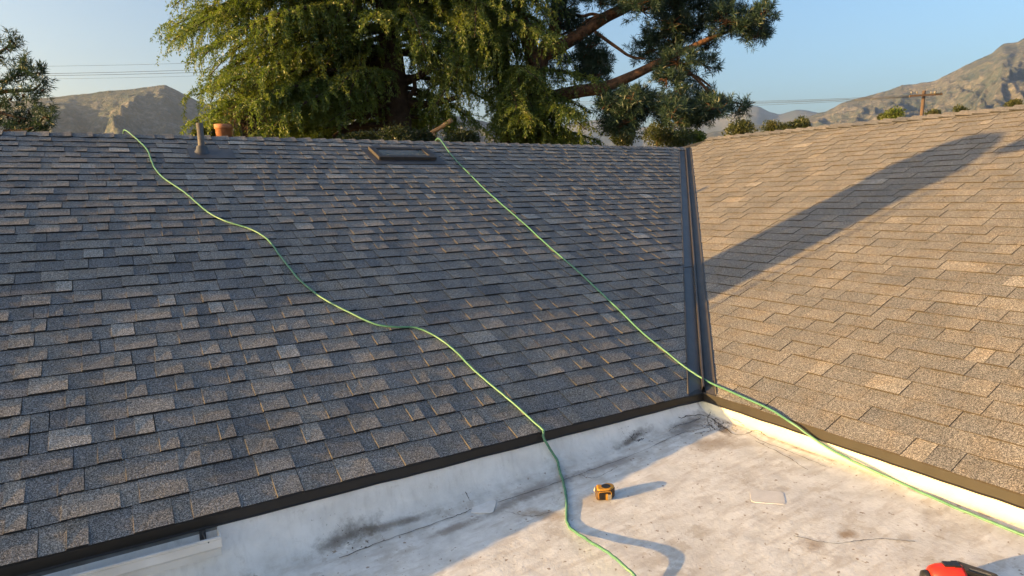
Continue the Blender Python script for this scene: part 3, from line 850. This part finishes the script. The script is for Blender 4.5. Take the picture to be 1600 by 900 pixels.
def bough(P0, az, length, rise, droop, wood, leaves, dens=1.0, weep=.5, bare=.14):
    """a deodar bough: rises, arches and hangs; flat sprays of branchlets that weep at the ends"""
    n = 14
    t_ = np.linspace(0, 1, n)
    d = np.array([math.cos(az), math.sin(az), 0])
    side = np.array([-d[1], d[0], 0])
    wig = .06*length*np.sin(t_*random.uniform(3, 6)+random.uniform(0, 6))*t_
    C = P0+d[None]*(t_*length)[:, None]+side[None]*wig[:, None]
    C[:, 2] += rise*t_-droop*t_**2.3
    wood.tube(C, np.linspace(.035+.011*length, .008, n), 5, 0, False)
    step = .13/dens
    pos, dirs = [], []
    k = int(length*(1-bare)/step)
    for i in range(k):
        tt = bare+(1-bare)*i/k
        c_ = np.array([np.interp(tt, t_, C[:, j]) for j in range(3)])
        for sgn in (-1, 1):
            l = random.uniform(.45, 1.0)*min(1.15, (1.15-.75*tt)*length*.30+.22)
            a_ = RAD(random.uniform(35, 75))
            bd = d*math.cos(a_)+side*sgn*math.sin(a_)
            m_ = max(3, int(l/.05))
            q = np.linspace(.05, 1, m_)
            dr = random.uniform(.2, .8)*(1+weep)
            B = c_+bd[None]*(q*l)[:, None]*.85
            B[:, 2] += .10*l*q-dr*l*q**2
            T = unit(np.gradient(B, axis=0))
            pos.append(B); dirs.append(T)
            if random.random() < weep*.7:          # hanging strand
                hl = random.uniform(.18, .55)
                mm = max(3, int(hl/.05))
                b0 = B[random.randrange(m_//2, m_)]
                H = b0[None]+np.stack([.05*rng.normal()*np.linspace(0, 1, mm), .05*rng.normal()*np.linspace(0, 1, mm), -hl*np.linspace(0, 1, mm)], 1)
                pos.append(H); dirs.append(np.tile([[0, 0, -1.]], (mm, 1)))
    P = np.vstack(pos); T = np.vstack(dirs)
    rep = 6
    P = np.repeat(P, rep, 0)+rng.normal(size=(len(P)*rep, 3))*.020
    T = np.repeat(T, rep, 0)
    D = unit(T*.75+rng.normal(size=P.shape)*.55+np.array([0, 0, -.25]))
    leaves.append((P, D))

def finish_crown(leaves, mat, parent, l, w, name="crown"):
    P = np.vstack([a for a, _ in leaves]); D = np.vstack([b for _, b in leaves])
    n = len(P)
    V, F = tri_leaves(P, D, rng.uniform(l*.7, l*1.3, n), rng.uniform(w*.7, w*1.2, n))
    link(name, mesh_np(name, V, F, [mat]), parent)
    return n

def azim(px): # azimuth of a picture-relative heading: 0 = to the right, 90 = away
    return math.atan2(rt[1], rt[0])+RAD(px)

GZ = -3.2
def cedar(base_px, dist, rad, label, specs, trunk_pts=None):
    b = at(base_px, 210, dist); b[2] = GZ
    root = empty("cedar_tree", b, label, "tree", "tall conifers behind the shaded roof")
    wood = MB(); leaves = []
    tp_ = np.array([(b[0]+.10*math.sin(z*.7), b[1]+.08*math.cos(z*.9), z) for z in np.linspace(GZ, 13, 18)])
    wood.tube(tp_, np.linspace(rad*1.25, rad*.45, 18), 12, 0, False)
    for z, a, l, rise, droop, dens, weep, *bare in specs:
        p0 = np.array([np.interp(z, tp_[:, 2], tp_[:, 0]), np.interp(z, tp_[:, 2], tp_[:, 1]), z])
        bough(p0, azim(a), l, rise, droop, wood, leaves, dens, weep, *bare)
    return root, wood, leaves

rs = random.Random(5)
# --- the large cedar whose dark trunk stands left of centre
specs = []
def reach(a, lo, hi):                      # shorter towards the house, shaped so sunlight reaches the second cedar
    a %= 360
    k = .55 if 235 < a < 330 else 1.0
    return rs.uniform(lo, hi)*k
for i in range(50):       # high all-round tiers
    z = rs.uniform(5.0, 10.5); a = rs.uniform(0, 360)
    specs.append((z, a, reach(a, 3.2, 5.2), rs.uniform(.4, 1.0), rs.uniform(1.3, 2.4), 1.0, rs.uniform(.1, .35)))
for i in range(46):       # long boughs to the left, sweeping down to the ridge line
    z = rs.uniform(3.7, 8.4); a = rs.uniform(145, 240)
    specs.append((z, a, reach(a, 3.9, 5.5), rs.uniform(.3, .9), rs.uniform(1.5, 2.7), 1.0, rs.uniform(.1, .4)))
for i in range(26):       # lowest boughs, down to the ridge line
    z = rs.uniform(2.9, 4.4); a = rs.uniform(150, 232)
    specs.append((z, a, reach(a, 3.2, 5.2), rs.uniform(.2, .8), rs.uniform(.9, 1.8), 1.0, rs.uniform(.1, .4), .42))
for i in range(5):        # short sprays before the foot of the trunk
    z = rs.uniform(3.4, 5.2); a = rs.uniform(205, 262)
    specs.append((z, a, rs.uniform(1.7, 2.9), rs.uniform(.2, .6), rs.uniform(.9, 1.6), 1.0, .3, .28))
for i in range(16):       # far side, filling the gaps behind the trunk
    z = rs.uniform(3.2, 5.2); a = rs.uniform(20, 165)
    specs.append((z, a, rs.uniform(2.4, 4.4), rs.uniform(.2, .6), rs.uniform(.9, 1.7), .9, .3, .2))
for i in range(12):       # right side, shorter
    z = rs.uniform(5.2, 7.5); a = rs.uniform(-60, 40)
    specs.append((z, a, rs.uniform(1.8, 3.0), .5, rs.uniform(1.2, 2.0), 1.0, .45))
rootA, woodA, leavesA = cedar(619, 18, .36, "large weeping cedar with a dark trunk left of centre behind the ridge", specs)
for pts, r0, r1 in (([(612, 150), (585, 172), (553, 196), (520, 214)], .11, .06), ([(628, 160), (660, 163), (690, 158), (715, 152)], .12, .06),
                    ([(628, 130), (655, 118), (690, 96), (720, 70)], .12, .07), ([(622, 175), (640, 150), (648, 138), (646, 120)], .09, .05),
                    ([(608, 100), (580, 85), (540, 78), (480, 84)], .10, .04)):
    woodA.tube(catmull([at(x, y, 17.9-.1*i) for i, (x, y) in enumerate(pts)], 5), np.linspace(r0, r1, (len(pts)-1)*5+1), 7, 0, False)
woodA.build("trunk", M_TRUNK, rootA)
nA = finish_crown(leavesA, M_CEDAR, rootA, .078, .024)
mb = MB()
mb.tube(catmull([at(646, 214, 16.6), at(662, 211, 16.5), at(676, 206, 16.4), at(690, 198, 16.3), at(706, 187, 16.2)], 4), np.linspace(.035, .062, 17), 8)
mb.tube([at(676, 206, 16.4), at(679, 214, 16.4), at(678, 226, 16.4)], [.045, .04, .035], 7)
mb.build("sawn_limb", M_CUT, rootA)

# --- second cedar, to its right
specs = []
for i in range(30):
    z = rs.uniform(5.6, 10.0); a = rs.uniform(0, 360)
    specs.append((z, a, rs.uniform(1.8, 3.0), rs.uniform(.2, .7), rs.uniform(1.2, 2.2), 1.0, rs.uniform(.3, .7)))
for i in range(20):       # low bright mound to the right front
    z = rs.uniform(3.5, 4.6); a = rs.uniform(-105, -15)
    specs.append((z, a, rs.uniform(1.5, 3.2), rs.uniform(.1, .5), rs.uniform(.7, 1.5), 1.1, .3))
for i in range(12):       # skirts of the mound, down to the ridge line
    z = rs.uniform(2.6, 3.5); a = rs.uniform(-110, -10)
    specs.append((z, a, rs.uniform(1.2, 2.9), rs.uniform(.1, .5), rs.uniform(.5, 1.1), 1.1, .3))
for i in range(12):       # curtain before the two trunks
    z = rs.uniform(5.0, 8.0); a = rs.uniform(255, 330)
    specs.append((z, a, rs.uniform(1.4, 2.4), .3, rs.uniform(1.2, 2.3), 1.1, .7))
for i in range(14):       # hanging curtain at the front left
    z = rs.uniform(5.0, 6.9); a = rs.uniform(205, 265)
    specs.append((z, a, rs.uniform(1.8, 3.2), .3, rs.uniform(1.1, 2.0), 1.1, .8))
rootB, woodB, leavesB = cedar(788, 18.8, .25, "second weeping cedar with bright hanging sprays right of the large one", specs)
woodB.build("trunk", M_TRUNK, rootB)
nB = finish_crown(leavesB, M_CEDAR, rootB, .078, .024)

# --- pine: limbs placed as they fork, needles in brush-like tufts on twigs
def pine_blobs(wood, blobs, leaves, per=1.0, needle=.17):
    for (x, y, d, r, flat_) in blobs:
        c_ = at(x, y, d)
        n = int(26*per*(r/.45)**2)+6
        for k in range(n):
            v_ = rng.normal(size=3); v_ /= np.linalg.norm(v_)
            q = c_+v_*np.array([1, 1, flat_])*r*rng.uniform(.25, 1.0)**.6
            ax_ = unit(v_*.8+np.array([0, 0, .55])+rng.normal(size=3)*.35)
            m_ = 34
            tt = rng.uniform(0, .22, m_)
            Pn = q+ax_[None]*tt[:, None]
            Dn = unit(ax_[None]*.55+rng.normal(size=(m_, 3))*.75)
            leaves.append((Pn, Dn))
            if k % 4 == 0:
                wood.tube([c_+(q-c_)*.1, c_+(q-c_)*.6+rng.normal(size=3)*.04, q], [.022, .014, .008], 4, 0, False)
bC = at(866, 210, 18.5); bC[2] = GZ
rootC = empty("pine_tree", bC, "dark pine with thick reddish limbs reaching right over the sunlit roof's ridge", "tree", "tall conifers behind the shaded roof")
wood = MB(); leaves = []
def limb(pts, r0, r1, k=6, n=9):
    P = catmull([at(x, y, d) for x, y, d in pts], k)
    wood.tube(P, np.linspace(r0, r1, len(P)), n, 0, False)
limb([(842, 260, 18.5), (838, 160, 18.5), (846, 90, 18.6), (868, 40, 18.7), (872, -60, 18.8)], .27, .16)
limb([(838, 150, 18.5), (832, 90, 18.4), (812, 20, 18.4), (800, -60, 18.3)], .26, .15)
limb([(850, 155, 18.5), (905, 143, 18.3), (940, 138, 18.1), (985, 120, 17.9), (1022, 102, 17.7), (1060, 84, 17.6), (1110, 60, 17.5)], .20, .07)
limb([(852, 85, 18.5), (900, 58, 18.3), (945, 28, 18.2), (985, 8, 18.1), (1040, -30, 18)], .20, .12)
limb([(872, 10, 18.7), (905, 25, 18.3), (925, 22, 18.2), (945, 26, 18.2)], .05, .04); limb([(868, 60, 18.7), (905, 40, 18.4), (930, 26, 18.2), (960, 20, 18.2)], .04, .03)
limb([(930, 50, 18.2), (965, 75, 18), (985, 88, 17.9), (1008, 92, 17.9)], .05, .03)
limb([(1060, 100, 17.7), (1085, 120, 17.6), (1105, 140, 17.5), (1118, 153, 17.4), (1140, 158, 17.3), (1160, 163, 17.2)], .05, .02)
limb([(1022, 102, 17.7), (1050, 112, 17.6), (1085, 118, 17.6), (1110, 135, 17.5)], .05, .025)
limb([(1110, 60, 17.5), (1150, 45, 17.4), (1185, 38, 17.3)], .05, .02)
limb([(930, 145, 18.2), (975, 155, 18), (1020, 150, 17.8), (1060, 172, 17.6)], .07, .03)
blobs = []
rb = random.Random(9)
def region(poly, n, r, d):
    poly = np.array(poly)
    xs, ys = poly[:, 0], poly[:, 1]; c = 0
    while c < n:
        x, y = rb.uniform(xs.min(), xs.max()), rb.uniform(ys.min(), ys.max())
        ins = False; j = len(poly)-1
        for i in range(len(poly)):
            if (ys[i] > y) != (ys[j] > y) and x < (xs[j]-xs[i])*(y-ys[i])/(ys[j]-ys[i])+xs[i]: ins = not ins
            j = i
        if ins: blobs.append((x, y, d+rb.gauss(0, .7), r*rb.uniform(.75, 1.3), .6)); c += 1
region([(960, -60), (1150, -60), (1160, 20), (1140, 45), (1140, 85), (1095, 112), (1050, 108), (1018, 92), (1005, 60), (985, 25)], 34, .46, 17.7)
region([(1160, 22), (1200, 18), (1206, 40), (1185, 62), (1160, 58)], 6, .30, 17.3)
region([(945, 150), (990, 140), (1030, 150), (1020, 190), (990, 212), (945, 195)], 13, .40, 17.8)
region([(1030, 165), (1075, 150), (1130, 150), (1140, 175), (1100, 185), (1040, 195)], 11, .34, 17.4)
region([(1035, 112), (1075, 115), (1080, 140), (1045, 145)], 4, .30, 17.6)
region([(1155, 155), (1172, 155), (1168, 178), (1150, 180)], 2, .18, 17.2)
region([(950, 160), (1120, 160), (1110, 185), (1040, 205), (955, 210)], 12, .38, 18.0)
region([(900, 70), (960, 75), (1000, 95), (960, 120), (905, 125)], 10, .34, 18.6)
region([(905, -40), (970, -40), (960, 5), (915, 10)], 5, .36, 18.5)
region([(850, -40), (900, -40), (905, 60), (890, 130), (860, 120)], 8, .34, 18.9)
pine_blobs(wood, blobs, leaves, 1.7)
wood.build("trunk", M_PBARK, rootC)
nC = finish_crown(leaves, M_PINE, rootC, .16, .017)

# --- pine at the left edge of the view
bD = at(-60, 210, 17); bD[2] = GZ
rootD = empty("pine_tree", bD, "sparse dark pine at the left edge, branches reaching into the sky", "tree", "tall conifers behind the shaded roof")
wood = MB(); leaves = []; blobs = []
limb([(-60, 300, 17), (-62, 100, 17), (-50, -60, 17)], .28, .18)
limb([(-60, 160, 17), (-20, 147, 16.8), (20, 142, 16.7), (50, 141, 16.6), (63, 132, 16.6)], .08, .02)
limb([(-60, 130, 17), (-20, 130, 16.8), (20, 122, 16.7), (36, 100, 16.6)], .06, .02)
limb([(-60, 170, 17), (-20, 172, 16.8), (15, 180, 16.7), (40, 186, 16.6)], .07, .02)
limb([(-60, 100, 17), (-20, 90, 16.8), (10, 75, 16.7), (18, 62, 16.6)], .06, .02)
limb([(-60, 200, 17), (0, 205, 16.8), (50, 200, 16.7), (72, 180, 16.6)], .06, .02)
for x, y, r in ((18, 66, .16), (14, 80, .17), (4, 90, .18), (-8, 60, .2), (-15, 85, .25), (38, 97, .14), (38, 108, .16), (45, 116, .16), (28, 120, .18), (63, 115, .12), (66, 126, .15), (68, 140, .15),
                (56, 146, .15), (10, 128, .2), (-5, 140, .22), (35, 150, .2), (15, 155, .22), (0, 165, .22), (45, 178, .18), (30, 190, .22), (12, 185, .22), (8, 200, .22), (40, 203, .2),
                (72, 172, .11), (73, 184, .15), (74, 196, .17), (70, 206, .17), (58, 203, .2), (-20, 120, .3), (-30, 180, .3), (-20, 205, .3)):
    blobs.append((x, y, 16.7+rb.gauss(0, .3), r*.72, .9))
pine_blobs(wood, blobs, leaves, 1.15)
wood.build("trunk", M_TRUNK, rootD)
finish_crown(leaves, M_PINE, rootD, .15, .019)

# --- palm stub with a skirt of dead fronds and the terracotta pot beside it
bp = at(392, 230, 15.5); bp[2] = GZ
palm = empty("palm_tree", bp, "shaggy palm with dead tan fronds under the cedar's left boughs", "tree")
mb = MB()
q = at(392, 160, 15.5)
mb.tube([(bp[0], bp[1], GZ), (bp[0], bp[1], q[2])], [.26, .22], 12); mb.build("trunk", M_TRUNK, palm)
def frond(name, c0, az, l, drop, mat, parent, rise=.1):
    mb = MB(); n = 9
    q_ = np.linspace(0, 1, n)
    C = c0+np.stack([math.cos(az)*l*q_**.8*.55, math.sin(az)*l*q_**.8*.55, rise*np.sin(q_*2.2)-drop*q_**1.6], 1)
    mb.tube(C, np.linspace(.02, .006, n), 4, 0, False)
    for i in range(2, n):
        for s_ in (-1, 1):
            for k in range(3):
                b_ = C[i]+rng.normal(size=3)*.02
                dd = unit(np.array([math.cos(az+s_*1.1), math.sin(az+s_*1.1), -.9])+rng.normal(size=3)*.25)
                sd2 = unit(np.cross(dd, [0, 0, 1.]))*.012
                ll = random.uniform(.16, .3)
                mb.add([b_-sd2, b_+sd2, b_+dd*ll], [(0, 1, 2)])
    mb.build(name, mat, parent)
for k in range(18):
    frond("dead_frond", np.array([bp[0], bp[1], q[2]+random.uniform(-.25, .05)]), random.uniform(0, 6.28), random.uniform(.9, 1.4), random.uniform(.8, 1.3), M_FROND, palm)
for k in range(9):
    frond("frond", np.array([bp[0], bp[1], q[2]+.1]), random.uniform(0, 6.28), random.uniform(1.2, 1.7), random.uniform(.2, .7), M_BUSH, palm, .45)
bt = at(351, 225, 14.5)
pot = empty("chimney_pot", (bt[0], bt[1], bt[2]), "orange terracotta chimney pot rising behind the ridge beside the vent pipe", "chimney pot")
mb = MB()
z0, z1 = at(351, 240, 14.5)[2], at(351, 195, 14.5)[2]
lathe(mb, [(GZ, .165), (z1-.10, .165), (z1-.095, .19), (z1, .19), (z1, .15), (z1-.25, .15)], np.array([bt[0], bt[1], 0]), np.array([0, 0, 1.]) if False else np.array([0, 0.0001, 1.]), 18)
mb.build("pot", M_TERRA, pot)

# --- bushes and small trees beyond the ridges
def bush(name, px, py, dist, r, flat_, mat, label, cat="tree", group="trees beyond the roofs", leaf=.10, n=2600, trunk=True):
    c_ = at(px, py, dist)
    root = empty(name, (c_[0], c_[1], GZ), label, cat, group)
    wood = MB()
    leaves = []
    k = 11
    cs_ = []
    for i in range(k):
        v_ = rng.normal(size=3); v_ /= np.linalg.norm(v_)
        cs_.append((c_+v_*np.array([1, 1, flat_])*r*.62*rng.uniform(.3, 1), r*rng.uniform(.30, .52)))
    wood.tube([(c_[0], c_[1], GZ), (c_[0]+.05*r, c_[1], c_[2]-.4*r), c_], [r*.13, r*.09, r*.04], 7, 0, False)
    for q_, rr in cs_:
        wood.tube([c_-np.array([0, 0, .4*r]), (q_+c_)*.5, q_], [r*.05, r*.03, r*.012], 5, 0, False)
        m_ = n//k
        v_ = unit(rng.normal(size=(m_, 3)))
        P = q_+v_*np.array([1, 1, .8])*rr*rng.uniform(.35, 1.0, (m_, 1))**.5
        leaves.append((P, unit(v_+rng.normal(size=(m_, 3))*.8)))
    wood.build("trunk", M_TRUNK, root)
    finish_crown(leaves, mat, root, leaf, leaf*.5)
bush("bushy_tree", 975, 208, 24, 1.0, .7, M_BUSH, "dark olive tree just above the ridge, left of three beneath the pine", n=3600)
bush("bushy_tree", 1028, 214, 26, 1.0, .7, M_BUSH, "olive tree above the ridge between two others beneath the pine", n=3600)
bush("bushy_tree", 1068, 216, 25, .8, .7, M_BUSH, "brownish tree nearest the valley top beneath the pine", n=3000)
bush("bushy_tree", 1090, 216, 27, .55, .7, M_LIME, "small yellow green tree at the top of the valley", n=1600)
bush("bushy_tree", 1158, 203, 42, 1.25, .62, M_BUSH, "round green tree behind the low end of the sunlit ridge", leaf=.16)
bush("bushy_tree", 1204, 200, 46, .9, .6, M_BUSH, "low green tree right of the round one on the sunlit ridge", leaf=.16, n=1600)
bush("bushy_tree", 1250, 195, 46, .95, .6, M_BUSH, "tufted green tree midway along the left half of the sunlit ridge", leaf=.16, n=1800)
bush("bushy_tree", 1228, 200, 52, .7, .6, M_BUSH, "tiny green tree between two larger ones on the sunlit ridge", leaf=.16, n=1000)
bush("bushy_tree", 1397, 181, 45, 1.0, .5, M_LIME, "lime green tree left of the utility pole", leaf=.16, n=1800)
bush("bushy_tree", 1380, 184, 46, .6, .6, M_BUSH, "dark green tree touching the lime tree's left side", leaf=.14, n=1000)
bush("bushy_tree", 1457, 177, 60, .8, .35, M_BUSH, "flat dark treetop just right of the utility pole", leaf=.16, n=900)
bush("bushy_tree", 1499, 172, 60, .85, .5, M_BUSH, "small treetop above the ridge right of the flat one", leaf=.16, n=1000)
bush("bushy_tree", 1586, 162, 50, .8, .5, M_BUSH, "dark treetop near the right edge of the sunlit ridge", leaf=.15, n=1100)
for px, py, d, r, lab in ((560, 220, 15.5, .6, "low dark shrub left of the large cedar's trunk"), (614, 221, 15.5, .8, "low dark shrub in front of the large cedar's trunk"), (655, 222, 16, .6, "low dark shrub beside the pale sawn limb"), (722, 222, 16, .6, "low dark shrub right of the pale sawn limb")):
    bush("hedge_shrub", px, py, d, r, .45, M_DARKB, lab, "shrub", "shrubs along the ridge line", n=4200, leaf=.06)
bush("hedge_shrub", 318, 214, 15, .35, .7, M_BUSH, "small shrub behind the vent pipe", "shrub", "shrubs along the ridge line", n=900)

# ------------------------------------------------------------------ utility pole and wires
up_b = at(1438, 200, 40)
pole = empty("utility_pole", (up_b[0], up_b[1], GZ), "brown wooden utility pole with one crossarm beyond the sunlit ridge", "utility pole")
ptop = at(1444, 142, 40)
mb = MB(); mb.tube([(up_b[0], up_b[1], GZ), up_b, ptop], [.115, .11, .10], 10); mb.build("post", M_POLE, pole)
ca_, cb_ = at(1421, 150, 39.7), at(1472, 147, 39.7)
mb = MB(); d_ = (cb_-ca_)/2; mb.obox((ca_+cb_)/2, d_, np.array([.05*FW[0], .05*FW[1], 0]), (0, 0, .055)); mb.build("crossarm", M_POLE, pole)
for x in (1424, 1433, 1455, 1470):
    c_ = at(x, 146.5, 39.7); mb = MB(); mb.tube([c_, c_+np.array([0, 0, .10]), c_+np.array([0, 0, .14])], [.03, .055, .03], 8); mb.build("insulator", M_CERAM, pole)
c_ = at(1461, 146.5, 39.6); mb = MB(); mb.tube([c_, c_+np.array([0, 0, .16])], [.07, .07], 10); mb.build("transformer_can", M_CERAM, pole)
def wire(p0, p1, sag, r, label):
    q_ = np.linspace(0, 1, 22)[:, None]
    P = p0*(1-q_)+p1*q_; P[:, 2] -= (sag*4*q_*(1-q_))[:, 0]
    mb = MB(); mb.tube(P, r, 4); tag(mb.build("power_line", M_WIRE), label, "power line", "overhead power lines")
for (y0, y1, lab) in ((149.0, 150.5, "upper thin power line leading left from the pole's crossarm"), (150.5, 153.0, "middle thin power line leading left from the pole's crossarm"), (151, 156.5, "second lowest thin power line leading left from the pole's crossarm"), (152, 163, "lowest thin power line, dipping left from the pole")):
    wire(at(1424, y0, 39.7), at(700, y1-2, 62), .55, .010, lab)
for (y0, y1, r, lab) in ((102.5, 96, .008, "topmost thin power line across the sky left of the cedar"), (114.5, 106.5, .013, "upper of the paired dark power lines left of the cedar"), (116.8, 111, .013, "lower of the paired dark power lines left of the cedar"), (122, 116.5, .007, "bottom faint power line left of the cedar")):
    wire(at(-120, y0+1.5, 48), at(420, y1-2, 48), .15, r, lab)

# ------------------------------------------------------------------ haze
hz = NT("valley_haze")
pv = hz.n("ShaderNodeVolumePrincipled")
pv.inputs['Color'].default_value = (.74, .87, 1.0, 1)
pv.inputs['Density'].default_value = .00008
pv.inputs['Anisotropy'].default_value = .6
hz.l(pv.outputs[0], hz.out.inputs['Volume'])
mb = MB()
mb.obox((0, 0, 620), (12000, 0, 0), (0, 12000, 0), (0, 0, 625))
hazeo = mb.build("haze", hz.m)
tag(hazeo, "pale air haze over the valley and mountains", kind="stuff")
